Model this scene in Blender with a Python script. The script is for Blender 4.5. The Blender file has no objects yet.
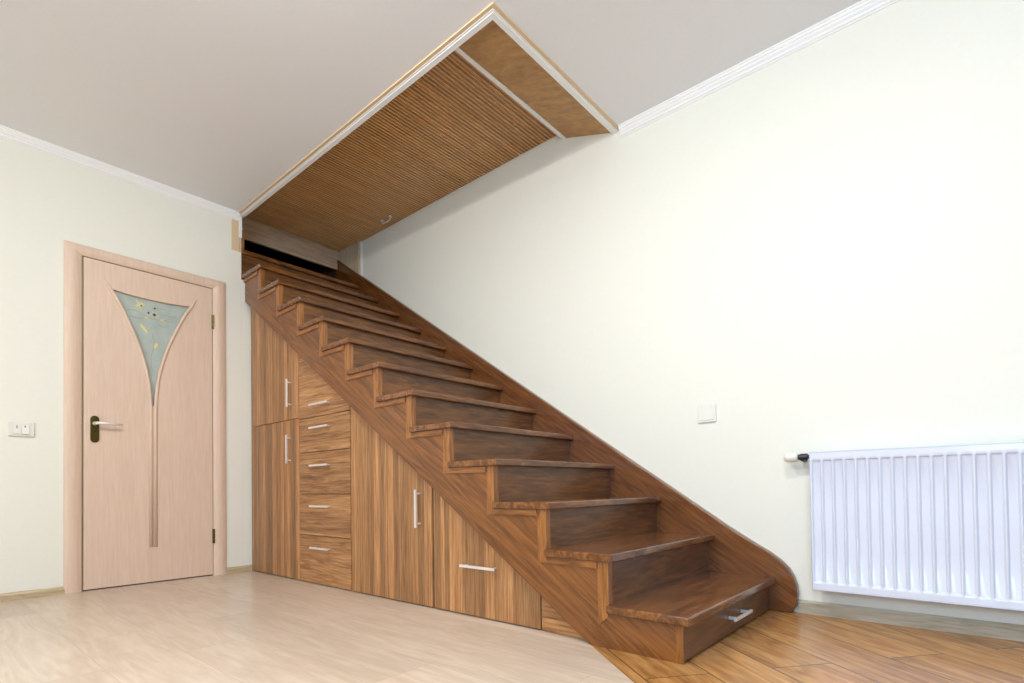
import bpy, bmesh, math, random
from mathutils import Vector, Matrix
random.seed(7)
scene = bpy.context.scene
COL = scene.collection

# ------------------------------------------------------------------ measures (metres)
YL, XR, ZC = 4.049, 2.702, 2.622        # left wall plane, stair wall plane, ceiling
XC = 1.727                              # cabinet fronts
XS, XF = 1.668, 1.688                   # tread ends, face of the cut string
XT = 2.658                              # inner face of wall string
Y1, GO, Z1, RI = .703, .2769, .158, .1841
ZS = 2.781                              # slatted hatch
XMIN, YMIN = -2.3, -2.6
def ty(i): return Y1 + (i-1)*GO
def tz(i): return Z1 + (i-1)*RI

# ------------------------------------------------------------------ helpers
def add_prism(bm, pts, axis, a, b):
    """polygon pts in the plane normal to axis, extruded from a to b"""
    def P(p, t):
        if axis == 'x': return (t, p[0], p[1])
        if axis == 'y': return (p[0], t, p[1])
        return (p[0], p[1], t)
    A = [bm.verts.new(P(p, a)) for p in pts]
    B = [bm.verts.new(P(p, b)) for p in pts]
    bm.faces.new(A); bm.faces.new(B[::-1])
    n = len(pts)
    for i in range(n):
        bm.faces.new((A[i], B[i], B[(i+1) % n], A[(i+1) % n]))
def add_box(bm, x0, x1, y0, y1, z0, z1):
    add_prism(bm, [(x0, y0), (x1, y0), (x1, y1), (x0, y1)], 'z', z0, z1)
def add_tube(bm, pts, r, n=12, cap=True, ry=None, up=None):
    """round (or oval) bar through 3D points; r may be a list"""
    pts = [Vector(p) for p in pts]
    rs = r if isinstance(r, (list, tuple)) else [r]*len(pts)
    rings = []
    for i, p in enumerate(pts):
        if i == 0: d = pts[1]-p
        elif i == len(pts)-1: d = p-pts[i-1]
        else: d = (pts[i+1]-p).normalized()+(p-pts[i-1]).normalized()
        d.normalize()
        u = Vector(up) if up else (Vector((0, 0, 1)) if abs(d.z) < .9 else Vector((1, 0, 0)))
        s = d.cross(u).normalized(); t = s.cross(d).normalized()
        k = ry if ry else 1.0
        rings.append([bm.verts.new(p+s*math.cos(2*math.pi*j/n)*rs[i]+t*math.sin(2*math.pi*j/n)*rs[i]*k) for j in range(n)])
    for a, b in zip(rings, rings[1:]):
        for j in range(n):
            bm.faces.new((a[j], a[(j+1) % n], b[(j+1) % n], b[j]))
    if cap:
        bm.faces.new(rings[0][::-1]); bm.faces.new(rings[-1])
def add_sweep_profile(bm, prof, axis, a, b):
    add_prism(bm, prof, axis, a, b)

def obj(name, bm, mat, parent=None, bevel=0, seg=2, smooth=False, angle=35):
    bmesh.ops.recalc_face_normals(bm, faces=bm.faces)
    xs = [v.co for v in bm.verts]
    c = Vector(((min(v.x for v in xs)+max(v.x for v in xs))/2,
                (min(v.y for v in xs)+max(v.y for v in xs))/2, min(v.z for v in xs)))
    for v in bm.verts: v.co -= c
    me = bpy.data.meshes.new(name); bm.to_mesh(me); bm.free()
    o = bpy.data.objects.new(name, me); COL.objects.link(o)
    me.materials.append(mat)
    if smooth:
        for p in me.polygons: p.use_smooth = True
    if parent:
        o.parent = parent
        o.location = c - world_loc(parent)
    else: o.location = c
    if bevel:
        m = o.modifiers.new('bevel', 'BEVEL'); m.width = bevel; m.segments = seg
        m.limit_method = 'ANGLE'; m.angle_limit = math.radians(angle)
        m.harden_normals = False
        for p in me.polygons: p.use_smooth = True
        try:
            me.set_sharp_from_angle(angle=math.radians(angle))
        except Exception: pass
        w = o.modifiers.new('wn', 'WEIGHTED_NORMAL'); w.keep_sharp = False
    return o
def world_loc(o):
    v = Vector(o.location)
    while o.parent: o = o.parent; v += Vector(o.location)
    return v
def thing(name, label, cat, loc, group=None):
    o = bpy.data.objects.new(name, None); COL.objects.link(o)
    o.location = loc; o.empty_display_size = .1
    if label: o['label'] = label
    if cat: o['category'] = cat
    if group: o['group'] = group
    return o
def struct(name, bm, mat, label=None, cat=None, **k):
    o = obj(name, bm, mat, **k); o['kind'] = 'structure'
    if label: o['label'] = label
    if cat: o['category'] = cat
    return o
def B(): return bmesh.new()
def boxobj(name, dims, mat, parent=None, **k):
    bm = B(); add_box(bm, *dims); return obj(name, bm, mat, parent, **k)

# ------------------------------------------------------------------ materials
def srgb(r, g, b):
    f = lambda c: (c/255/12.92) if c/255 <= .04045 else ((c/255+.055)/1.055)**2.4
    return (f(r), f(g), f(b), 1)
class NT:
    def __init__(s, name):
        s.m = bpy.data.materials.new(name); s.m.use_nodes = True
        s.t = s.m.node_tree; s.b = s.t.nodes['Principled BSDF']
    def n(s, kind, **k):
        x = s.t.nodes.new(kind)
        for a, v in k.items():
            if a.startswith('i_'): x.inputs[a[2:].replace('_', ' ')].default_value = v
            else: setattr(x, a, v)
        return x
    def l(s, a, b): s.t.links.new(a, b)
    def ramp(s, fac, stops):
        r = s.n('ShaderNodeValToRGB'); e = r.color_ramp.elements
        while len(e) < len(stops): e.new(.5)
        for q, (p, c) in zip(e, stops): q.position = p; q.color = c
        s.l(fac, r.inputs[0]); return r.outputs[0]
    def mix(s, fac, a, b, mode='MIX'):
        x = s.n('ShaderNodeMix', data_type='RGBA', blend_type=mode)
        if isinstance(fac, (int, float)): x.inputs[0].default_value = fac
        else: s.l(fac, x.inputs[0])
        for i, v in ((6, a), (7, b)):
            if isinstance(v, tuple): x.inputs[i].default_value = v
            else: s.l(v, x.inputs[i])
        return x.outputs[2]
    def math(s, op, a, b=None):
        x = s.n('ShaderNodeMath', operation=op)
        for i, v in ((0, a), (1, b)):
            if v is None: continue
            if isinstance(v, (int, float)): x.inputs[i].default_value = v
            else: s.l(v, x.inputs[i])
        return x.outputs[0]
    def bump(s, h, strength=.1, dist=.002):
        x = s.n('ShaderNodeBump'); x.inputs['Strength'].default_value = strength; x.inputs['Distance'].default_value = dist
        s.l(h, x.inputs['Height']); s.l(x.outputs[0], s.b.inputs['Normal'])

def plain(name, rgb, rough=.5, metal=0, coat=0, noise=0, bump=0):
    t = NT(name); t.b.inputs['Roughness'].default_value = rough; t.b.inputs['Metallic'].default_value = metal
    t.b.inputs['Coat Weight'].default_value = coat
    c = srgb(*rgb)
    tc = t.n('ShaderNodeTexCoord')
    nz = t.n('ShaderNodeTexNoise'); nz.inputs['Scale'].default_value = 9 if noise else 60; nz.inputs['Detail'].default_value = 4
    t.l(tc.outputs['Object'], nz.inputs['Vector'])
    k = noise if noise else .015
    d = tuple(x*(1-k) for x in c[:3])+(1,)
    t.l(t.ramp(nz.outputs[0], [(.3, c), (.7, d)]), t.b.inputs['Base Color'])
    if bump:
        n2 = t.n('ShaderNodeTexNoise'); n2.inputs['Scale'].default_value = 220
        t.l(tc.outputs['Object'], n2.inputs['Vector']); t.bump(n2.outputs[0], bump, .001)
    return t.m

def wood(name, axis, dark, mid, light, rough=.35, coat=0, scale=1.0, stretch=9, slope=0, stave=0, vary=.25, figure=.6, spec=.5):
    """grain runs along axis; stave>0 gives glued staves of that width across the grain"""
    t = NT(name)
    t.b.inputs['Roughness'].default_value = rough
    t.b.inputs['Coat Weight'].default_value = coat; t.b.inputs['Coat Roughness'].default_value = .12
    t.b.inputs['Specular IOR Level'].default_value = spec
    tc = t.n('ShaderNodeTexCoord'); oi = t.n('ShaderNodeObjectInfo')
    mp = t.n('ShaderNodeMapping', vector_type='POINT')
    if slope: mp.inputs['Rotation'].default_value = (-slope, 0, 0)
    t.l(tc.outputs['Object'], mp.inputs[0])
    off = t.math('MULTIPLY', oi.outputs['Random'], 31.7)
    cb = t.n('ShaderNodeCombineXYZ')
    for i in range(3): t.l(off, cb.inputs[i])
    ad = t.n('ShaderNodeVectorMath', operation='ADD'); t.l(mp.outputs[0], ad.inputs[0]); t.l(cb.outputs[0], ad.inputs[1])
    st = t.n('ShaderNodeVectorMath', operation='MULTIPLY')
    s = [stretch*scale]*3; s['xyz'.index(axis)] = scale
    st.inputs[1].default_value = s; t.l(ad.outputs[0], st.inputs[0])
    vec = st.outputs[0]
    seed = None
    if stave:
        # which board across: use the larger in-plane axis across the grain
        sx = t.n('ShaderNodeSeparateXYZ'); t.l(ad.outputs[0], sx.inputs[0])
        across = {'z': 'Y', 'y': 'Z', 'x': 'Y'}[axis]
        q0 = t.math('DIVIDE', sx.outputs[across], stave)
        wob = t.n('ShaderNodeTexNoise', noise_dimensions='1D'); wob.inputs['Scale'].default_value = .9; wob.inputs['Detail'].default_value = 2; t.l(q0, wob.inputs['W'])
        q = t.math('FLOOR', t.math('ADD', q0, t.math('MULTIPLY', wob.outputs[0], 3.5)))
        wn = t.n('ShaderNodeTexWhiteNoise', noise_dimensions='1D'); t.l(q, wn.inputs['W']); seed = wn.outputs['Value']
        sh = t.math('MULTIPLY', seed, 9.0)
        c2 = t.n('ShaderNodeCombineXYZ'); 
        for i in range(3): t.l(sh, c2.inputs[i])
        a2 = t.n('ShaderNodeVectorMath', operation='ADD'); t.l(vec, a2.inputs[0]); t.l(c2.outputs[0], a2.inputs[1]); vec = a2.outputs[0]
    n1 = t.n('ShaderNodeTexNoise'); n1.inputs['Scale'].default_value = 1.3; n1.inputs['Detail'].default_value = 3
    n1.inputs['Distortion'].default_value = .9; t.l(vec, n1.inputs['Vector'])
    # ring-like figure from folded noise
    w = t.math('MULTIPLY', n1.outputs[0], 9.0); fr = t.math('PINGPONG', w, 1.0)
    n2 = t.n('ShaderNodeTexNoise'); n2.inputs['Scale'].default_value = 6; n2.inputs['Detail'].default_value = 5
    n2.inputs['Roughness'].default_value = .65; t.l(vec, n2.inputs['Vector'])
    g = t.math('ADD', t.math('MULTIPLY', fr, figure*.5), t.math('MULTIPLY', n2.outputs[0], 1-figure*.5))
    col = t.ramp(g, [(.22, srgb(*dark)), (.48, srgb(*mid)), (.78, srgb(*light))])
    if seed is not None:
        hs = t.n('ShaderNodeHueSaturation'); hs.inputs['Hue'].default_value = .5
        t.l(t.math('ADD', t.math('MULTIPLY', seed, vary*2), 1-vary), hs.inputs['Value']); t.l(col, hs.inputs['Color']); col = hs.outputs[0]
    else:
        hs = t.n('ShaderNodeHueSaturation')
        n3 = t.n('ShaderNodeTexNoise'); n3.inputs['Scale'].default_value = .5; t.l(vec, n3.inputs['Vector'])
        t.l(t.math('ADD', t.math('MULTIPLY', n3.outputs[0], vary*2), 1-vary), hs.inputs['Value']); t.l(col, hs.inputs['Color']); col = hs.outputs[0]
    t.l(col, t.b.inputs['Base Color'])
    if coat < .35: t.bump(n2.outputs[0], .08, .0015)
    return t.m

def planks(name, ang, w, L, off, tones, rough=.3, dark=.55, gap=.0016, spec=.5, grain=12, shift=(0, 0)):
    """floor boards running along direction ang (radians)"""
    t = NT(name); t.b.inputs['Roughness'].default_value = rough; t.b.inputs['Specular IOR Level'].default_value = spec
    ge = t.n('ShaderNodeNewGeometry')
    mp = t.n('ShaderNodeMapping', vector_type='TEXTURE'); mp.inputs['Rotation'].default_value = (0, 0, ang)
    mp.inputs['Location'].default_value = (shift[0], shift[1], 0)
    t.l(ge.outputs['Position'], mp.inputs[0])
    br = t.n('ShaderNodeTexBrick'); br.offset = off; br.offset_frequency = 2; br.squash = 1
    br.inputs['Scale'].default_value = 1; br.inputs['Brick Width'].default_value = L; br.inputs['Row Height'].default_value = w
    br.inputs['Mortar Size'].default_value = gap; br.inputs['Mortar Smooth'].default_value = .1; br.inputs['Bias'].default_value = 0
    br.inputs['Color1'].default_value = (0, 0, 0, 1); br.inputs['Color2'].default_value = (1, 1, 1, 1); br.inputs['Mortar'].default_value = (.5, .5, .5, 1)
    t.l(mp.outputs[0], br.inputs['Vector'])
    sp = t.n('ShaderNodeSeparateColor'); t.l(br.outputs['Color'], sp.inputs[0]); rnd = sp.outputs[0]
    sh = t.math('MULTIPLY', rnd, 17.0); cb = t.n('ShaderNodeCombineXYZ')
    for i in range(3): t.l(sh, cb.inputs[i])
    ad = t.n('ShaderNodeVectorMath', operation='ADD'); t.l(mp.outputs[0], ad.inputs[0]); t.l(cb.outputs[0], ad.inputs[1])
    st = t.n('ShaderNodeVectorMath', operation='MULTIPLY'); st.inputs[1].default_value = (1.2, grain, 1); t.l(ad.outputs[0], st.inputs[0])
    n1 = t.n('ShaderNodeTexNoise'); n1.inputs['Scale'].default_value = 1.2; n1.inputs['Detail'].default_value = 3; n1.inputs['Distortion'].default_value = 1.2; t.l(st.outputs[0], n1.inputs['Vector'])
    fr = t.math('PINGPONG', t.math('MULTIPLY', n1.outputs[0], 7.0), 1.0)
    n2 = t.n('ShaderNodeTexNoise'); n2.inputs['Scale'].default_value = 5; n2.inputs['Detail'].default_value = 6; n2.inputs['Roughness'].default_value = .6; t.l(st.outputs[0], n2.inputs['Vector'])
    g = t.math('ADD', t.math('MULTIPLY', fr, .28), t.math('MULTIPLY', n2.outputs[0], .72))
    col = t.ramp(g, [(.25, srgb(*tones[0])), (.5, srgb(*tones[1])), (.75, srgb(*tones[2]))])
    hs = t.n('ShaderNodeHueSaturation'); t.l(t.math('ADD', t.math('MULTIPLY', rnd, tones[3]*2), 1-tones[3]), hs.inputs['Value']); t.l(col, hs.inputs['Color'])
    col = t.mix(t.math('MULTIPLY', br.outputs['Fac'], dark), hs.outputs[0], (.03, .018, .01, 1))
    t.l(col, t.b.inputs['Base Color'])
    t.bump(n2.outputs[0], .05, .001)
    return t.m

SL = math.atan(.6735)
M = {}
M['wall'] = plain('wall_paint', (240, 240, 229), .6, bump=.05)
M['wall_dark'] = plain('fill_cutting_grey_brown', (120, 112, 104), .6)  # unseen back wall darkened to cut the fill light on the risers
M['ceil'] = plain('ceiling_paint', (243, 244, 247), .7, bump=.03)
M['cornice'] = plain('white_cornice', (248, 249, 249), .5)
M['white'] = plain('white_plastic', (236, 234, 226), .35)
M['rad'] = plain('radiator_enamel', (224, 231, 247), .22, coat=.4)
M['chrome'] = plain('brushed_steel', (238, 238, 238), .35, metal=.55)
M['bronze'] = plain('antique_bronze', (104, 92, 48), .3, metal=1)
M['dark_metal'] = plain('dark_metal', (60, 64, 70), .35, metal=.8)
M['black'] = plain('dark_cavity', (20, 14, 10), .9)
ST = dict(dark=(62, 32, 12), mid=(108, 63, 26), light=(150, 94, 43))
M['tread'] = wood('walnut_tread', 'x', **ST, rough=.2, coat=.4, scale=1.2, stretch=8, vary=.22, figure=.5)
M['riser'] = wood('walnut_riser', 'x', (62, 34, 13), (106, 65, 28), (142, 92, 44), rough=.33, coat=.1, scale=1.2, stretch=9, vary=.2, figure=.4)
M['string'] = wood('walnut_string', 'y', (78, 43, 16), (116, 69, 29), (144, 91, 42), rough=.3, coat=.25, figure=.55, scale=1.0, stretch=14, slope=SL, vary=.22)
M['wstring'] = wood('walnut_wall_string', 'y', (74, 40, 16), (110, 65, 27), (136, 85, 39), rough=.25, coat=.4, figure=.4, scale=1.0, stretch=14, slope=SL, vary=.2)
M['post'] = wood('walnut_post', 'z', (108, 64, 27), (150, 95, 43), (178, 118, 60), rough=.3, coat=.2, scale=2, stretch=10, vary=.15)
M['mould'] = wood('walnut_moulding', 'y', (90, 52, 22), (140, 86, 40), (170, 110, 56), rough=.3, coat=.2, scale=2, stretch=10, vary=.15)
CB = dict(dark=(96, 58, 31), mid=(160, 113, 70), light=(200, 154, 108))
M['cab_v'] = wood('striped_walnut_vertical', 'z', **CB, rough=.4, scale=.9, stretch=30, stave=.027, vary=.34, figure=.25)
M['cab_h'] = wood('striped_walnut_horizontal', 'y', **CB, rough=.4, scale=.9, stretch=17, stave=.060, vary=.2, figure=.4)
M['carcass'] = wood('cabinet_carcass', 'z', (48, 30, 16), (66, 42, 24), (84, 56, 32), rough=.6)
M['door'] = wood('pink_beige_door', 'z', (219, 192, 171), (226, 200, 179), (233, 209, 190), rough=.45, scale=1, stretch=14, vary=.04, figure=.3)
M['door_h'] = wood('pink_beige_header', 'x', (219, 192, 171), (226, 200, 179), (233, 209, 190), rough=.4, scale=1, stretch=14, vary=.04, figure=.3)
M['beige'] = plain('beige_trim', (226, 200, 164), .5)
M['soffit'] = wood('oak_soffit_board', 'y', (142, 102, 56), (176, 132, 76), (200, 158, 96), rough=.45, scale=1.1, stretch=4, figure=.25, vary=.15, slope=0)
M['fascia'] = wood('pale_wood_fascia', 'x', (196, 166, 134), (218, 190, 158), (232, 208, 180), rough=.5, scale=1.2, stretch=9, vary=.12)
M['pilaster'] = wood('pale_wood_pilaster', 'z', (186, 166, 136), (206, 188, 160), (220, 204, 178), rough=.5, scale=1.2, stretch=9, vary=.08)
M['slat'] = wood('slatted_hatch_wood', 'x', (138, 86, 40), (166, 110, 56), (188, 132, 72), rough=.3, scale=.8, stretch=7, vary=.22, figure=.3)
M['slat_glint'] = wood('pale_slat_highlight', 'x', (206, 152, 92), (228, 178, 118), (240, 198, 142), rough=.35, scale=.8, stretch=7, vary=.1, figure=.3)  # light caught on the slat edges, put into the strip colour
t_ = M['slat'].node_tree; bs = t_.nodes['Principled BSDF']; src_ = bs.inputs['Base Color'].links[0].from_socket
an = t_.nodes.new('ShaderNodeAttribute'); an.attribute_name = 'tone'
hs_ = t_.nodes.new('ShaderNodeHueSaturation'); ma_ = t_.nodes.new('ShaderNodeMath'); ma_.operation = 'MULTIPLY_ADD'; ma_.inputs[1].default_value = .6; ma_.inputs[2].default_value = .62
t_.links.new(an.outputs['Fac'], ma_.inputs[0]); t_.links.new(ma_.outputs[0], hs_.inputs['Value']); t_.links.new(src_, hs_.inputs['Color']); t_.links.new(hs_.outputs[0], bs.inputs['Base Color'])
M['slot'] = plain('slat_backing', (70, 40, 16), .8)
M['skirt'] = wood('oak_skirting', 'x', (168, 146, 112), (188, 168, 134), (206, 188, 156), rough=.4, scale=1.5, stretch=10, vary=.05)
M['skirt_r'] = wood('oak_skirting_right', 'y', (150, 140, 120), (172, 162, 142), (190, 182, 164), rough=.4, scale=1.5, stretch=10, vary=.05)
M['lam'] = planks('pale_oak_laminate', math.radians(90), .24, 1.29, .37, ((190, 171, 152), (201, 183, 165), (211, 195, 178), .07), rough=.28, dark=.25, gap=.001, grain=9, shift=(-.02, .1))
# warm parquet boards run parallel to the cut in the floor; joints at t=1.53
PA = math.radians(51.5)
M['parq'] = planks('warm_oak_parquet', PA, .2175, 1.15, .5, ((138, 92, 48), (172, 122, 68), (194, 146, 90), .12), rough=.27, dark=.85, gap=.0022, grain=8,
                   shift=(0, 0))
def parq_shift():
    # rows: n.p = .686 + k*.2175 with n = (sin, -cos); joints at t = 1.53 on rows 2, 4
    n = Vector((math.sin(PA), -math.cos(PA))); d = Vector((math.cos(PA), math.sin(PA)))
    p = n*(.686) + d*(1.53)
    for nd in M['parq'].node_tree.nodes:
        if nd.type == 'MAPPING': nd.inputs['Location'].default_value = (p.x, p.y, 0)
parq_shift()
# frosted glass
t = NT('frosted_green_glass'); t.b.inputs['Base Color'].default_value = srgb(150, 172, 166)
t.b.inputs['Roughness'].default_value = .32; t.b.inputs['Transmission Weight'].default_value = .15
tc = t.n('ShaderNodeTexCoord'); nz = t.n('ShaderNodeTexNoise'); nz.inputs['Scale'].default_value = 12; t.l(tc.outputs['Object'], nz.inputs[0])
t.l(t.ramp(nz.outputs[0], [(.35, srgb(184, 200, 193)), (.65, srgb(200, 211, 203))]), t.b.inputs['Base Color']); M['glass'] = t.m
M['petal'] = plain('pale_yellow_paint', (238, 228, 150), .4)
M['ochre'] = plain('ochre_paint', (166, 152, 112), .5)
M['seed'] = plain('dark_olive_paint', (58, 50, 28), .5)
M['grey'] = plain('window_frame_white', (230, 230, 230), .4)

# ------------------------------------------------------------------ the room
# floor: cut line through (1.687,1.086) along PA direction
dv = Vector((math.cos(PA), math.sin(PA)))
p0 = Vector((1.69, 1.09)); n0 = -(p0.y-YMIN)/dv.y
pa = p0 + dv*n0                       # reaches y = YMIN
pb = (1.73, p0.y + (1.73-p0.x)*dv.y/dv.x)
bm = B(); add_prism(bm, [(XMIN, YMIN), (pa.x, YMIN), pb, (1.9, pb[1]), (1.9, YL), (XMIN, YL)], 'z', -.05, 0)
struct('floor', bm, M['lam'])
bm = B(); add_prism(bm, [(pa.x, YMIN), (XR, YMIN), (XR, YL), (1.9, YL), (1.9, pb[1]), pb], 'z', -.05, 0)
struct('floor', bm, M['parq'])
# walls
bm = B()
add_prism(bm, [(XMIN, -.05), (.700, -.05), (.700, 2.050), (1.510, 2.050), (1.510, -.05), (1.666, -.05), (1.666, 2.95), (XMIN, 2.95)], 'y', YL, YL+.35)
struct('wall_left', bm, M['wall'])
bm = B(); add_box(bm, 1.6665, XT-.002, YL, YL+.35, -.05, 2.145); struct('wall_under_stair', bm, M['wall'])
bm = B(); add_box(bm, .60, 1.62, YL+.13, YL+.30, -.05, 2.15); struct('wall_hall', bm, M['carcass'])
boxobj_ = B(); add_box(boxobj_, XR, XR+.15, YMIN, 5.6, -.05, 3.1); struct('wall_right', boxobj_, M['wall'])
# wall behind the camera, and the side wall with the window that lets the daylight in
bm = B(); add_box(bm, XMIN-.15, XR+.15, YMIN-.2, YMIN, -.05, 2.9); struct('wall_back', bm, M['wall_dark'])
wy0, wy1, wz0, wz1 = -2.0, .1, .75, 2.2
bm = B()
add_box(bm, XMIN-.2, XMIN, YMIN, wy0, -.05, 2.9); add_box(bm, XMIN-.2, XMIN, wy1, YL+.35, -.05, 2.9)
add_box(bm, XMIN-.2, XMIN, wy0, wy1, -.05, wz0); add_box(bm, XMIN-.2, XMIN, wy0, wy1, wz1, 2.9)
struct('wall_side', bm, M['wall'])
bm = B(); wm = (wy0+wy1)/2
for (a, b_, c, d_) in ((wy0, wy1, wz0, wz0+.06), (wy0, wy1, wz1-.06, wz1), (wy0, wy0+.06, wz0, wz1), (wy1-.06, wy1, wz0, wz1), (wm-.04, wm+.04, wz0, wz1)):
    add_box(bm, XMIN-.16, XMIN-.1, a, b_, c, d_)
struct('window_1', bm, M['grey'])
# ceiling with the stair opening
XO, YO = 1.66, 1.505
bm = B()
add_box(bm, XMIN-.15, XO, YMIN-.2, YL, ZC, ZC+.32)
add_box(bm, XO, XR, YMIN-.2, YO, ZC, ZC+.32)
struct('ceiling', bm, M['ceil'])
# void above the stair beyond the fascia
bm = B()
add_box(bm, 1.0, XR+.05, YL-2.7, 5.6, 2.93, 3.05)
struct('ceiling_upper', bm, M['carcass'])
for nm, q in (('wall_landing_end', (1.0, XR, 5.5, 5.6, 2.0, 2.93)), ('wall_landing_left', (1.3, 1.64, YL+.35, 5.5, 2.0, 2.93)), ('wall_landing_dark_liner', (2.66, XR, 4.421, 5.5, 2.33, 2.93)), ('floor_landing', (1.64, XR, YL+.36, 5.5, 2.0, 2.32))):  # dark liner on the right is added to keep the gap black
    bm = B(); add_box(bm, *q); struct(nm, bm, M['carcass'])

# cornices: stepped profile (d = distance from wall, z)
def cornice_prof(sgn_wall, s):
    P = [(0, ZC), (.038, ZC), (.038, ZC-.006), (.033, ZC-.010), (.030, ZC-.018), (.026, ZC-.020), (.022, ZC-.028),
         (.016, ZC-.034), (.014, ZC-.036), (.012, ZC-.044), (.006, ZC-.048), (.004, ZC-.053), (0, ZC-.053)]
    return [(sgn_wall+s*d, z) for d, z in P]
bm = B(); add_prism(bm, cornice_prof(YL, -1), 'x', XMIN, 1.648)
struct('trim_1', bm, M['cornice'], 'white stepped cornice along the top of the wall with the door', 'cornice')
bm = B(); add_prism(bm, cornice_prof(XR, -1), 'y', YMIN, 1.478)
struct('trim_2', bm, M['cornice'], 'white stepped cornice along the top of the wall above the radiator', 'cornice')
# opening trim on the ceiling: flat beige strip, cream bead, white angle with a lip
def l_strip(name, d0, d1, z0, z1, mat):
    """L shaped strip along the left and near edges of the opening; d measured outwards from (XI, YI)"""
    XI, YI = 1.686, 1.533
    a0x, a0y, a1x, a1y = XI-d0, YI-d0, XI-d1, YI-d1
    bm = B()
    add_prism(bm, [(a1x, a1y), (XR, a1y), (XR, a0y), (a0x, a0y), (a0x, YL), (a1x, YL)], 'z', z0, z1)
    return struct(name, bm, mat)
l_strip('trim_3', .036, .053, ZC-.007, ZC+.001, M['beige'])
l_strip('trim_4', 0, .026, ZC-.012, ZC+.06, M['cornice'])
l_strip('trim_5', .026, .036, ZC-.009, ZC+.001, M['cornice'])
# casing at the top of the left wall beside the opening
bm = B(); add_box(bm, 1.598, 1.645, YL-.008, YL, 2.345, 2.569); struct('trim_6', bm, M['beige'])
bm = B(); add_box(bm, 1.645, 1.667, YL-.012, YL+.03, 2.45, 2.61); struct('trim_7', bm, M['cornice'])
bm = B(); add_box(bm, 1.645, 1.657, YL-.008, YL, 2.345, 2.45); struct('trim_7', bm, M['pilaster'])
# pale pilaster on the stair wall under the hatch
bm = B(); add_box(bm, 2.668, XR, 4.066, 4.42, 2.3, ZS-.002); struct('trim_8', bm, M['pilaster'])
bm = B(); add_box(bm, 2.690, XR, 4.050, 4.066, 2.3, ZS-.002); struct('trim_8', bm, M['cornice'])
# fascia boards across the end of the opening
bm = B(); add_box(bm, 1.62, 2.667, 4.385, 4.41, 2.612, 2.694)
struct('trim_9', bm, M['fascia'], bevel=.001)
bm = B(); add_box(bm, 1.62, 2.667, 4.388, 4.41, 2.695, 2.79)
struct('trim_9', bm, M['fascia'])
# sloping oak board between the near edge of the opening and the hatch
def sloped(name, ya, za, yb, zb, th, mat, x0=1.665, x1=XR-.001):
    bm = B(); add_prism(bm, [(ya, za), (yb, zb), (yb, zb+th), (ya, za+th)], 'x', x0, x1); return struct(name, bm, mat)
sloped('trim_10', 1.528, 2.622, 1.852, 2.733, .015, M['soffit'])
sloped('trim_11', 1.852, 2.728, 1.885, 2.738, .03, M['cornice'])
# baseboards
bm = B()
for x0, x1 in ((XMIN, .655), (1.552, 1.745)):
    add_prism(bm, [(YL, 0), (YL-.014, 0), (YL-.014, .028), (YL-.008, .040), (YL, .044)], 'x', x0, x1)
struct('baseboard_left', bm, M['skirt'])
bm = B(); add_prism(bm, [(XR, 0), (XR-.014, 0), (XR-.014, .050), (XR-.009, .058), (XR, .058)], 'y', YMIN, .62)
struct('baseboard_right', bm, M['skirt_r'])

# ------------------------------------------------------------------ the staircase
stair = thing('staircase', 'dark walnut staircase with open-cut string rising along the wall to a ceiling hatch', 'staircase', (2.17, 2.4, 0))
NT_ = 13
for i in range(1, NT_+1):
    y0, z = ty(i), tz(i)
    yb = y0+GO+.03 if i < NT_ else 5.4
    bm = B()
    if i < NT_:
        # tread: side overhang as far back as the next riser's face
        add_prism(bm, [(XS, y0), (XT, y0), (XT, yb+.01), (1.70, yb+.01), (1.70, yb-.001), (XS, yb-.001)], 'z', z-.03, z)
    else:
        add_prism(bm, [(1.668, y0), (XT, y0), (XT, yb), (1.668, yb)], 'z', z-.03, z)
    obj('tread', bm, M['tread'], stair, bevel=.007, seg=3, angle=50)
for i in range(1, NT_+1):
    yr = ty(i)+.03
    zb = 0.004 if i == 1 else tz(i-1)
    zt = tz(i)-.03
    if i == 1:
        dr = boxobj('drawer', (1.696, XT-.004, yr, yr+.02, .006, zt-.004), M['riser'], stair, bevel=.001)
        # bar handle on two feet
        bm = B(); add_box(bm, 2.088, 2.292, yr-.038, yr-.028, .064, .076)
        for hx in (2.12, 2.26): add_box(bm, hx-.006, hx+.006, yr-.03, yr, .064, .076)
        obj('handle', bm, M['chrome'], dr, bevel=.0015)
        continue
    x0 = 1.70 if i < NT_ else 1.668
    boxobj('riser', (x0, XT, yr, yr+.018, zb, zt), M['riser'], stair)
# corner posts: a face on the front and one on the side, mitred foot
for i in range(1, NT_):
    yr = ty(i)+.03; zt = tz(i)-.03
    bm = B()
    if i == 1:
        add_box(bm, XF-.002, 1.694, yr-.002, yr+.022, .002, zt)
    else:
        zl = tz(i-1); ze = zl-.03-.027
        add_prism(bm, [(XF-.003, yr-.003), (1.713, yr-.003), (1.713, yr+.012), (XF+.006, yr+.012), (XF+.006, yr+.041), (XF-.003, yr+.041)], 'z', zl, zt)
        add_prism(bm, [(yr-.001, zl-.0002), (yr-.001, ze+.004 if i > 2 else ze+.015), (yr+.041, ze if i > 2 else ze-.022), (yr+.041, zl-.0002)], 'x', XF-.003, XF+.006)
    obj('corner_post', bm, M['post'], stair)
    # cove strip below the side of the tread
    if 1 < i:
        yb = ty(i+1)+.03-.003
        bm = B(); zt2 = tz(i)-.03
        add_prism(bm, [(XF+.004, zt2-.001), (XF-.008, zt2-.001), (XF-.008, zt2-.022), (XF-.006, zt2-.027), (XF+.004, zt2-.027)], 'y', yr+.042, yb)
        obj('cove_moulding', bm, M['mould'], stair)
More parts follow.
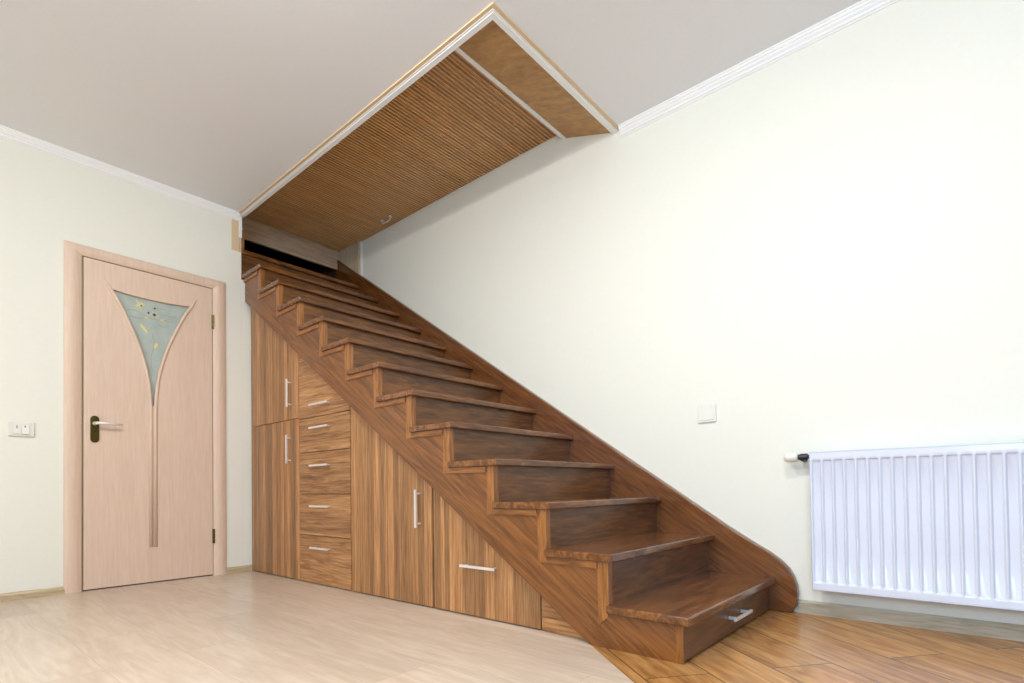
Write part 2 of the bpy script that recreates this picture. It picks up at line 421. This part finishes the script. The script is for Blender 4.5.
# cut string on the room side
def low(y): return .014+.6735*(y-1.112)
pts = [(Y1+.0525, 0), (Y1+.0525, tz(1)-.03)]
for i in range(1, NT_):
    yn = ty(i+1)+.031
    if i == NT_-1: pts += [(4.040, tz(i)-.03)]; continue
    pts += [(yn, tz(i)-.03), (yn, tz(i+1)-.03)]
pts += [(4.040, low(4.040))]
pts += [(1.112-.014/.6735, 0)]
bm = B(); add_prism(bm, pts, 'x', XF, XF+.037)
obj('cut_string', bm, M['string'], stair)
# short end of the string and lining beyond the wall line
boxobj('end_block', (1.668, 1.690, YL+.004, YL+.33, tz(13), 2.52), M['post'], stair)
# wall string with the rounded nose
def up(y): return 1.251+.67*(y-2.22)
nose = [(.640, 0), (.625, .025), (.617, .055), (.614, .088), (.618, .128), (.630, .165), (.650, .200), (.684, .235), (.730, .268), (.790, .303), (.860, .345), (.93, up(.93)+.003)]
pts = nose+[(1.6, up(1.6)), (2.6, up(2.6)), (3.4, up(3.4)), (4.415, up(4.415)), (4.415, up(4.415)-.45), (1.2, 0)]
bm = B(); add_prism(bm, pts, 'x', XT, XR-.001)
obj('wall_string', bm, M['wstring'], stair, bevel=.006, seg=3, angle=50)

# ------------------------------------------------------------------ fitted cupboards under the stair
def clip_top(y0, y1, z0, zmax=9):
    """polygon (y,z) between y0..y1 from z0 up to behind the string, or zmax"""
    e = .035
    a, b_ = min(low(y0)+e, zmax), min(low(y1)+e, zmax)
    P = [(y0, z0)]
    P += [(y1, z0), (y1, b_)]
    if low(y0)+e < zmax < low(y1)+e:
        P.append(((zmax-.014-e)/.6735+1.112, zmax))
    if a > z0+.001: P.append((y0, a))
    elif a <= z0:
        P[0] = ((z0-.014-e)/.6735+1.112, z0)
    return P
def front(name, y0, y1, z0, z1, mat, parent):
    bm = B(); add_prism(bm, clip_top(y0+.002, y1-.002, z0+.002, z1-.002), 'x', XC, XC+.018)
    return obj(name, bm, mat, parent, bevel=.0008, seg=1)
def carcass(y0, y1, parent):
    bm = B(); P = clip_top(y0+.004, y1-.004, .0, 9); P = [(y, max(0, z-.02)) if z > .03 else (y, z) for y, z in P]
    add_prism(bm, P, 'x', XC+.021, 2.64)
    return obj('carcass', bm, M['carcass'], parent)
def bar(parent, kind, a, b_, c, foot=.02):
    """bar handle: kind 'h' from y=a to b at height c, 'v' from z=a to b at y=c"""
    bm = B(); x = XC
    if kind == 'h':
        add_box(bm, x-.036, x-.026, a, b_, c-.006, c+.006)
        for q in (a+foot, b_-foot): add_box(bm, x-.028, x, q-.005, q+.005, c-.004, c+.004)
    else:
        add_box(bm, x-.036, x-.026, c-.006, c+.006, a, b_)
        for q in (a+foot, b_-foot): add_box(bm, x-.028, x, c-.005, c+.005, q-.005, q+.005)
    return obj('handle', bm, M['chrome'], parent, bevel=.0015)
G = 'fitted cupboards under the staircase'
u = thing('tall_cupboard', 'tall striped walnut cupboard beside the wall, with one door above another', 'cupboard', (2.18, 3.68, 0), G)
carcass(3.326, 4.036, u)
d = front('door', 3.326, 4.036, 1.058, 9, M['cab_v'], u); bar(d, 'v', 1.138, 1.325, 3.428)
d = front('door', 3.326, 4.036, .004, 1.058, M['cab_v'], u); bar(d, 'v', .766, .955, 3.438)
u = thing('drawer_cabinet', 'striped walnut cabinet with five drawers under the stairs', 'drawers', (2.18, 3.03, 0), G)
carcass(2.729, 3.326, u)
zz = [.004, .302, .562, .827, 1.047, 9]
for k, hz in enumerate((.229, .487, .74, .975, 1.118)):
    d = front('drawer', 2.731, 3.324, zz[k], zz[k+1], M['cab_h'], u); bar(d, 'h', 2.93, 3.14, hz)
u = thing('wide_door_cupboard', 'striped walnut cupboard with sloping top and a vertical bar handle, right of the drawers', 'cupboard', (2.18, 2.37, 0), G)
carcass(2.009, 2.729, u)
d = front('door', 2.012, 2.726, .004, 9, M['cab_v'], u); bar(d, 'v', .392, .582, 2.105)
u = thing('pull_out_cupboard', 'low striped walnut cupboard with sloping top and a horizontal bar handle', 'cupboard', (2.18, 1.68, 0), G)
carcass(1.347, 2.009, u)
d = front('drawer', 1.350, 2.006, .004, 9, M['cab_v'], u); bar(d, 'h', 1.575, 1.79, .232)
u = thing('corner_panel', 'small triangular wood panel at the floor under the lowest steps', 'panel', (1.736, 1.25, 0), G)
bm = B(); add_prism(bm, [(1.085, .003), (1.344, .003), (1.344, low(1.344)+.03), (1.085, .02)], 'x', XC, XC+.018)
obj('front_panel', bm, M['cab_h'], u)

# ------------------------------------------------------------------ slatted hatch above the stair
h = thing('ceiling_hatch', 'brown slatted wooden sliding hatch closing the opening above the stairs', 'hatch', (2.18, 3.1, ZS))
p = .0246; X0, X1 = 1.60, XR-.004
bm = B(); rb = B(); y = 1.906; tones = []
while y < 4.38-p:
    add_prism(bm, [(y+.001, ZS+.010), (y+.001, ZS+.0035), (y+.0035, ZS+.002), (y+.0135, ZS+.002), (y+.0155, ZS+.0035), (y+.0155, ZS+.010)], 'x', X0, X1)
    tones.append(random.random())
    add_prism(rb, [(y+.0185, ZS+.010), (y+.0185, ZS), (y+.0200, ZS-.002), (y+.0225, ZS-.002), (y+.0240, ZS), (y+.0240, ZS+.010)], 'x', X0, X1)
    y += p
lay = None
so = obj('slats', bm, M['slat'], h)
at = so.data.attributes.new('tone', 'FLOAT', 'FACE'); nf = len(so.data.polygons)//len(tones)
for k_, f_ in enumerate(so.data.polygons): at.data[k_].value = tones[min(k_//nf, len(tones)-1)]
obj('slat_highlights', rb, M['slat_glint'], h)  # raised pale strips standing in for highlight lines along the slats
boxobj('backing', (X0, X1, 1.895, 4.384, ZS+.009, ZS+.02), M['slot'], h)
boxobj('end_rail', (X0, X1, 1.886, 1.900, ZS-.004, ZS+.02), M['riser'], h)
bm = B()
add_tube(bm, [(2.60, 3.505, ZS+.002), (2.60, 3.507, ZS-.022), (2.60, 3.520, ZS-.030), (2.60, 3.60, ZS-.030), (2.60, 3.613, ZS-.022), (2.60, 3.615, ZS+.002)], .0048, 8)
for yy in (3.505, 3.615): add_tube(bm, [(2.60, yy, ZS+.002), (2.60, yy, ZS-.006)], .013, 12)
obj('pull_handle', bm, M['white'], h, smooth=True)

# ------------------------------------------------------------------ interior door
door = thing('door_1', 'pink beige interior door with a curved triangular glass panel and bronze lever', 'door', (1.105, YL, 0))
door['kind'] = 'structure'
DX0, DX1, DZ = .744, 1.463, 2.018
YF = YL-.004                                # leaf face, slightly proud of the wall plane
def hw(z):
    T = [(1.86, .222), (1.80, .186), (1.74, .157), (1.68, .131), (1.62, .106), (1.56, .083), (1.50, .063), (1.44, .046), (1.38, .032), (1.32, .0215), (1.26, .0145), (1.20, .0095), (1.14, .006)]
    if z >= T[0][0]: return T[0][1]
    for (za, a), (zb, b_) in zip(T, T[1:]):
        if zb <= z <= za: return b_+(a-b_)*(z-zb)/(za-zb)
    return .006
CXD = 1.105
def topz(x):  # top edge of the glass sags slightly in the middle
    q = (x-CXD)/.222; return 1.846+.014*q*q
rows = [1.86-.72*k/24 for k in range(25)]
left = [(CXD-hw(z), z) for z in rows]; right = [(CXD+hw(z), z) for z in rows]
topl = [(CXD-.222*k/6, topz(CXD-.222*k/6)) for k in range(0, 6)]
topr = [(CXD+.222*k/6, topz(CXD+.222*k/6)) for k in range(0, 6)]
bm = B()
YD = YF+.038
add_prism(bm, [(DX0, .008), (CXD, .008), (CXD, 1.14)]+left[::-1]+topl[::-1]+[(CXD, DZ), (DX0, DZ)], 'y', YF, YD)
add_prism(bm, [(CXD, .008), (DX1, .008), (DX1, DZ), (CXD, DZ)]+topr+right+[(CXD, 1.14)], 'y', YF, YD)
leaf = obj('door_leaf', bm, M['door'], door)
bm = B(); add_prism(bm, [(x, z+.004) for x, z in left[::-1]]+topl[::-1][:-1]+topr+[(x, z+.004) for x, z in right], 'y', YF+.022, YF+.028)
glass = obj('glass_panel', bm, M['glass'], door)
# raised beads beside the glass running on down the leaf
for s in (-1, 1):
    cl = [(CXD+s*.262, 1.918), (CXD+s*.24, 1.884)]+[(CXD+s*(hw(z)+.007), z) for z in rows]+[(CXD+s*.0125, 1.08), (CXD+s*.0125, .232)]
    bm = B(); add_tube(bm, [(x, YF, z) for x, z in cl], [.002, .008]+[.0105]*(len(cl)-2), 10, up=(0, 1, 0))
    obj('bead_moulding', bm, M['door'], door, smooth=True)
bm = B(); add_box(bm, CXD-.023, CXD+.023, YF-.006, YF+.002, .224, .234); add_box(bm, CXD-.004, CXD+.004, YF-.0015, YF+.001, .234, 1.15)
obj('bead_end', bm, M['door'], door)
# painted flowers on the glass
YG = YF+.0218
def gp(px_x, px_z): return (px_x, px_z)
bm = B()
def stem(pts, r=.0010): add_tube(bm, [(x, YG, z) for x, z in pts], r, 6)
stem([(.945, 1.735), (.975, 1.758), (1.01, 1.764), (1.045, 1.752), (1.075, 1.735), (1.11, 1.728), (1.15, 1.725), (1.185, 1.735), (1.21, 1.75)])
stem([(1.16, 1.762), (1.19, 1.768), (1.22, 1.764), (1.25, 1.768)]); stem([(1.15, 1.735), (1.19, 1.728), (1.225, 1.735)])
stem([(1.11, 1.79), (1.13, 1.805), (1.16, 1.808), (1.19, 1.80)]); stem([(.98, 1.72), (1.02, 1.715), (1.06, 1.722)])
stem([(1.105, 1.63), (1.118, 1.58), (1.112, 1.53), (1.098, 1.48), (1.10, 1.42), (1.107, 1.38)]); stem([(1.14, 1.70), (1.17, 1.685), (1.20, 1.70)])
obj('painted_stems', bm, M['ochre'], glass)
bm = B()
def petal(x, z, a, L, W):
    c, s = math.cos(a), math.sin(a); P = []
    for k in range(12):
        q = 2*math.pi*k/12; u_, v_ = L/2*math.cos(q), W/2*math.sin(q); P.append((x+u_*c-v_*s, z+u_*s+v_*c))
    add_prism(bm, P, 'y', YG-.0008, YG+.0006)
petal(1.03, 1.802, .6, .040, .015); petal(1.052, 1.812, -.5, .034, .010); petal(1.022, 1.822, -1.0, .025, .009); petal(1.04, 1.785, 1.9, .02, .008)
petal(1.058, 1.655, -.86, .068, .017); petal(1.125, 1.553, 1.15, .045, .017); petal(.953, 1.75, .3, .025, .01)
for k in range(6): petal(1.12+.02*math.cos(k*1.05), 1.755+.022*math.sin(k*1.05), k*1.05, .012, .006)
petal(1.16, 1.73, 0, .03, .01); petal(1.075, 1.73, .8, .03, .01)
obj('painted_petals', bm, M['petal'], glass)
bm = B(); petal(1.118, 1.757, 0, .016, .016)
petal(1.085, 1.762, 0, .012, .012); petal(1.12, 1.80, 0, .010, .010); petal(1.045, 1.80, 0, .008, .008)
for f in bm.verts: f.co.y -= .0009
obj('painted_centres', bm, M['seed'], glass)
# frame with a rounded face
def casing_prof(a, b_):       # across from outer a to inner b, y depth
    w = b_-a; P = [(a, YL)]
    for k in range(9):
        q = k/8; P.append((a+w*q, YL-.006-.014*math.sin(math.pi*min(1, q*.95+.08))**.8))
    P.append((b_, YL)); return P
FX0, FX1, FZ = .650, 1.551, 2.086
W, WT = .084, .063
bm = B(); Q = casing_prof(0, 1)
def ring(fn): return [bm.verts.new(fn(q, y)) for q, y in Q]
def skin(a, b_):
    n = len(a)
    for j in range(n): bm.faces.new((a[j], a[(j+1) % n], b_[(j+1) % n], b_[j]))
# left jamb, head, right jamb as one mitred loop each
L0 = ring(lambda q, y: (FX0+q*W, y, 0)); L1 = ring(lambda q, y: (FX0+q*W, y, FZ-q*WT)); skin(L0, L1); bm.faces.new(L0)
jl = bm
H1 = ring(lambda q, y: (FX1-q*W, y, FZ-q*WT)); skin(L1, H1)
R1 = ring(lambda q, y: (FX1-q*W, y, 0)); skin(H1, R1); bm.faces.new(R1[::-1])
obj('door_frame', bm, M['door'], door, smooth=False)
bm = B(); add_box(bm, FX0+W-.004, DX0-.003, YL+.002, YL+.05, 0, DZ+.006); add_box(bm, DX1+.004, FX1-W+.006, YL+.002, YL+.05, 0, DZ+.006); add_box(bm, FX0+W-.004, FX1-W+.006, YL+.002, YL+.05, DZ+.006, DZ+.03)
obj('door_rebate', bm, M['ochre'], door)
for hz in (1.783, .276):
    bm = B()
    for k in range(3): add_tube(bm, [(1.4665, YL-.012, hz-.05+k*.034), (1.4665, YL-.012, hz-.05+k*.034+.031)], .0075, 10)
    add_box(bm, 1.459, 1.470, YL-.012, YL-.006, hz-.048, hz+.048)
    obj('hinge', bm, M['bronze'], door)
# lever handle
hd_bm = B(); P = []
hx, z0_, z1_, r_ = .797, .895, 1.058, .0215
for k in range(9): P.append((hx+r_*math.cos(math.pi*k/8), z1_-r_+r_*math.sin(math.pi*k/8)))
for k in range(9): P.append((hx-r_*math.cos(math.pi*k/8), z0_+r_-r_*math.sin(math.pi*k/8)))
add_prism(hd_bm, P, 'y', YF-.009, YF)
add_tube(hd_bm, [(hx, YF-.0095, .962), (hx, YF-.011, .962)], .0075, 12)
for zz_ in (.905, 1.048): add_tube(hd_bm, [(hx, YF-.008, zz_), (hx, YF-.0105, zz_)], .004, 8)
hd = obj('door_handle', hd_bm, M['bronze'], door, bevel=.002)
bm = B()
add_tube(bm, [(hx, YF-.004, 1.01), (hx, YF-.018, 1.01), (hx, YF-.03, 1.01)], [.013, .011, .009], 14)
add_tube(bm, [(hx-.002, YF-.045, 1.01), (hx+.012, YF-.05, 1.01), (hx+.05, YF-.053, 1.010), (hx+.10, YF-.052, 1.008), (hx+.128, YF-.046, 1.009)], [.009, .0095, .0085, .008, .006], 10)
add_tube(bm, [(hx, YF-.028, 1.01), (hx, YF-.05, 1.01)], .0085, 12)
obj('lever', bm, M['chrome'], hd, smooth=True)['label'] = 'bright brass-edged lever'
bm = B(); add_tube(bm, [(hx, YF-.0112, .957), (hx, YF-.0112, .967)], .0022, 8)
obj('keyhole', bm, M['black'], hd)

# ------------------------------------------------------------------ switches
sw = thing('light_switch', 'white surface light switch with two rockers left of the door', 'light switch', (.463, YL, .91))
bm = B(); add_box(bm, .411, .522, YL-.012, YL, .911, .993); obj('plate', bm, M['white'], sw, bevel=.004)
for a, b_, tl in ((.434, .463, .008), (.466, .499, .016)):
    bm = B(); add_prism(bm, [(YL-.011, .922), (YL-.014-tl*.5, .924), (YL-.014, .98), (YL-.011, .982)], 'x', a, b_)
    r = obj('rocker', bm, M['white'], sw, bevel=.0015)
    bm = B(); add_box(bm, (a+b_)/2-.004, (a+b_)/2+.001, YL-.0165, YL-.014, .955, .972)
    obj('indicator', bm, M['seed' if tl > .01 else 'ochre'], r)
sw = thing('light_switch', 'square white single light switch on the stair wall, left of the radiator', 'light switch', (XR, 1.02, .9))
bm = B(); add_box(bm, XR-.010, XR, .974, 1.068, .902, .992); obj('plate', bm, M['white'], sw, bevel=.003)
bm = B(); add_prism(bm, [(XR-.009, .914), (XR-.014, .914), (XR-.011, .981), (XR-.009, .981)], 'y', .987, 1.053)
obj('rocker', bm, M['white'], sw, bevel=.0015)

# ------------------------------------------------------------------ radiator
rad = thing('radiator', 'white ribbed panel radiator mounted low on the wall', 'radiator', (XR-.06, .04, .12))
XP = XR-.100; RY1, RY0, RZ0, RZ1 = .543, -.477, .124, .722
# pressed front panel: heights follow a fluted profile
bm = B()
pitch = .0412
ys = []; n_fl = 24
def depth(y, z):
    """depth of the pressing behind the face"""
    k = (y-(.516-pitch*23)) / pitch
    kc = round(k)
    if kc < 0 or kc > 23: return 0
    q = abs(k-kc)*pitch
    a = .0125; b_ = .0185
    fy = 1 if q < a else (0 if q > b_ else .5+.5*math.cos(math.pi*(q-a)/(b_-a)))
    zt, zb = .687, .158
    e = .007
    fz = min(max((zt-z)/e, 0), 1)*min(max((z-zb)/e, 0), 1)
    fz = .5-.5*math.cos(math.pi*fz)
    return .007*fy*fz
zs = [RZ0+.006, .150, .158, .1603, .1627, .165, .30, .50, .680, .6823, .6847, .687, .70, RZ1-.006]
y = RY0+.006
yl = [y]
k = 0
for k in range(24):
    c = .516-pitch*23+pitch*k
    for q in (-.0185, -.0165, -.0145, -.0125, .0125, .0145, .0165, .0185): yl.append(c+q)
yl.append(RY1-.006)
grid = [[bm.verts.new((XP+depth(yy, z), yy, z)) for z in zs] for yy in yl]
for a, b_ in zip(grid, grid[1:]):
    for j in range(len(zs)-1): bm.faces.new((a[j], a[j+1], b_[j+1], b_[j]))
# rolled edge and side returns
def rect(x, e): return [(x, RY0+e, RZ0+e), (x, RY1-e, RZ0+e), (x, RY1-e, RZ1-e), (x, RY0+e, RZ1-e)]
loops = [[bm.verts.new(v) for v in rect(x, e)] for x, e in ((XP, .006), (XP+.0025, .0050), (XP+.0025, .0035), (XP-.0005, .0025), (XP+.001, .0006), (XP+.003, 0), (XP+.016, 0))]
for a, b_ in zip(loops, loops[1:]):
    for j in range(4): bm.faces.new((a[j], a[(j+1) % 4], b_[(j+1) % 4], b_[j]))
bm.faces.new(loops[-1])
front_p = obj('front_panel', bm, M['rad'], rad, smooth=True)
front_p.data.set_sharp_from_angle(angle=math.radians(40))
boxobj('back_panel', (XR-.045, XR-.031, RY0+.01, RY1-.012, RZ0+.01, RZ1-.01), M['rad'], rad, bevel=.003)
bm = B()
yy = RY0+.03
while yy < RY1-.03:
    add_prism(bm, [(XP+.016, yy), (XR-.045, yy+.006), (XR-.045, yy+.008), (XP+.016, yy+.002)], 'z', RZ0+.05, RZ1-.05); yy += .0206
obj('convector_fins', bm, M['rad'], rad)
boxobj('top_grille', (XP+.014, XR-.030, RY0+.004, RY1-.004, RZ1-.012, RZ1-.002), M['rad'], rad, bevel=.002)
for yy in (.40, -.33): boxobj('bracket', (XR-.031, XR-.001, yy-.015, yy+.015, .2, .68), M['dark_metal'], rad)
bm = B(); add_tube(bm, [(XR-.06, RY1-.004, .703), (XR-.06, .556, .703), (XR-.06, .557, .703), (XR-.06, .585, .703), (XR-.06, .586, .703), (XR-.06, .596, .703)], [.009, .009, .0155, .0155, .012, .012], 16)
add_tube(bm, [(XR-.06, .578, .703), (XR-.06, .578, .690), (XR-.03, .578, .690), (XR-.001, .578, .690)], .008, 10)
v = obj('valve', bm, M['dark_metal'], rad, smooth=True); v.data.set_sharp_from_angle(angle=math.radians(40))
bm = B(); add_tube(bm, [(XR-.06, .594, .703), (XR-.06, .597, .703), (XR-.06, .625, .703), (XR-.06, .640, .703), (XR-.06, .647, .703), (XR-.06, .651, .703)], [.015, .0195, .022, .0215, .017, .008], 20)
obj('thermostat_knob', bm, M['white'], v, smooth=True)['label'] = 'white rounded thermostat knob'

# ------------------------------------------------------------------ lights
def area(name, loc, rot, sx, sy, power, col, spread=180):
    l = bpy.data.lights.new(name, 'AREA'); l.shape = 'RECTANGLE'; l.size = sx; l.size_y = sy; l.energy = power; l.color = col; l.spread = math.radians(spread)
    o = bpy.data.objects.new(name, l); COL.objects.link(o); o.location = loc; o.rotation_euler = rot; return o
# daylight through the window in the wall behind the camera
area('window_daylight', (XMIN-.03, (wy0+wy1)/2, (wz0+wz1)/2), (math.radians(90), 0, math.radians(-90)), 1.95, 1.3, 72, (.46, .70, 1.0))
# unseen ceiling lamps of the room; the first is added fill
def lamp(name, x, y, side, down, col):
    # globe light for the sideways glow plus the flush downward face of the same lamp
    l = bpy.data.lights.new(name, 'POINT'); l.shadow_soft_size = .035; l.energy = side; l.color = col
    o = bpy.data.objects.new(name, l); COL.objects.link(o); o.location = (x, y, ZC-.040)
    l = bpy.data.lights.new(name, 'AREA'); l.shape = 'DISK'; l.size = .22; l.energy = down; l.color = col
    o = bpy.data.objects.new(name, l); COL.objects.link(o); o.location = (x, y, ZC-.085)
lamp('unseen_lamp', .6, 1.65, 20, 9, (1, .98, .94))  # added lamp without fixture, lightens the upper stair wall
lamp('unseen_lamp', .85, .2, 14, 12, (1, .985, .94))
lamp('unseen_lamp', -1.0, 1.2, 42, 26, (1, .975, .93))
world = bpy.data.worlds.new('World'); scene.world = world; world.use_nodes = True
bg = world.node_tree.nodes['Background']; bg.inputs[0].default_value = (.75, .85, 1, 1); bg.inputs[1].default_value = 1.0

# ------------------------------------------------------------------ camera
th, pi_, ro = math.radians(40.868), math.radians(1.0414), math.radians(-.7968)
F = Vector((math.cos(th)*math.cos(pi_), math.sin(th)*math.cos(pi_), math.sin(pi_)))
U0 = Vector((-math.cos(th)*math.sin(pi_), -math.sin(th)*math.sin(pi_), math.cos(pi_))); R0 = Vector((math.sin(th), -math.cos(th), 0))
R = R0*math.cos(ro)+U0*math.sin(ro); U = U0*math.cos(ro)-R0*math.sin(ro)
cam = bpy.data.cameras.new('Camera'); co = bpy.data.objects.new('Camera', cam); COL.objects.link(co)
m = Matrix(((R.x, U.x, -F.x, 0), (R.y, U.y, -F.y, 0), (R.z, U.z, -F.z, .585), (0, 0, 0, 1)))
co.matrix_world = m
cam.sensor_width = 36; cam.sensor_fit = 'HORIZONTAL'; cam.lens = 534.79/1024*36
cam.shift_y = (477.96-341.5)/1024; cam.clip_start = .02
scene.camera = co
vs = scene.view_settings
vs.view_transform = 'Standard'; vs.look = 'None'; vs.gamma = 1; vs.use_curve_mapping = False; vs.exposure = 0.2
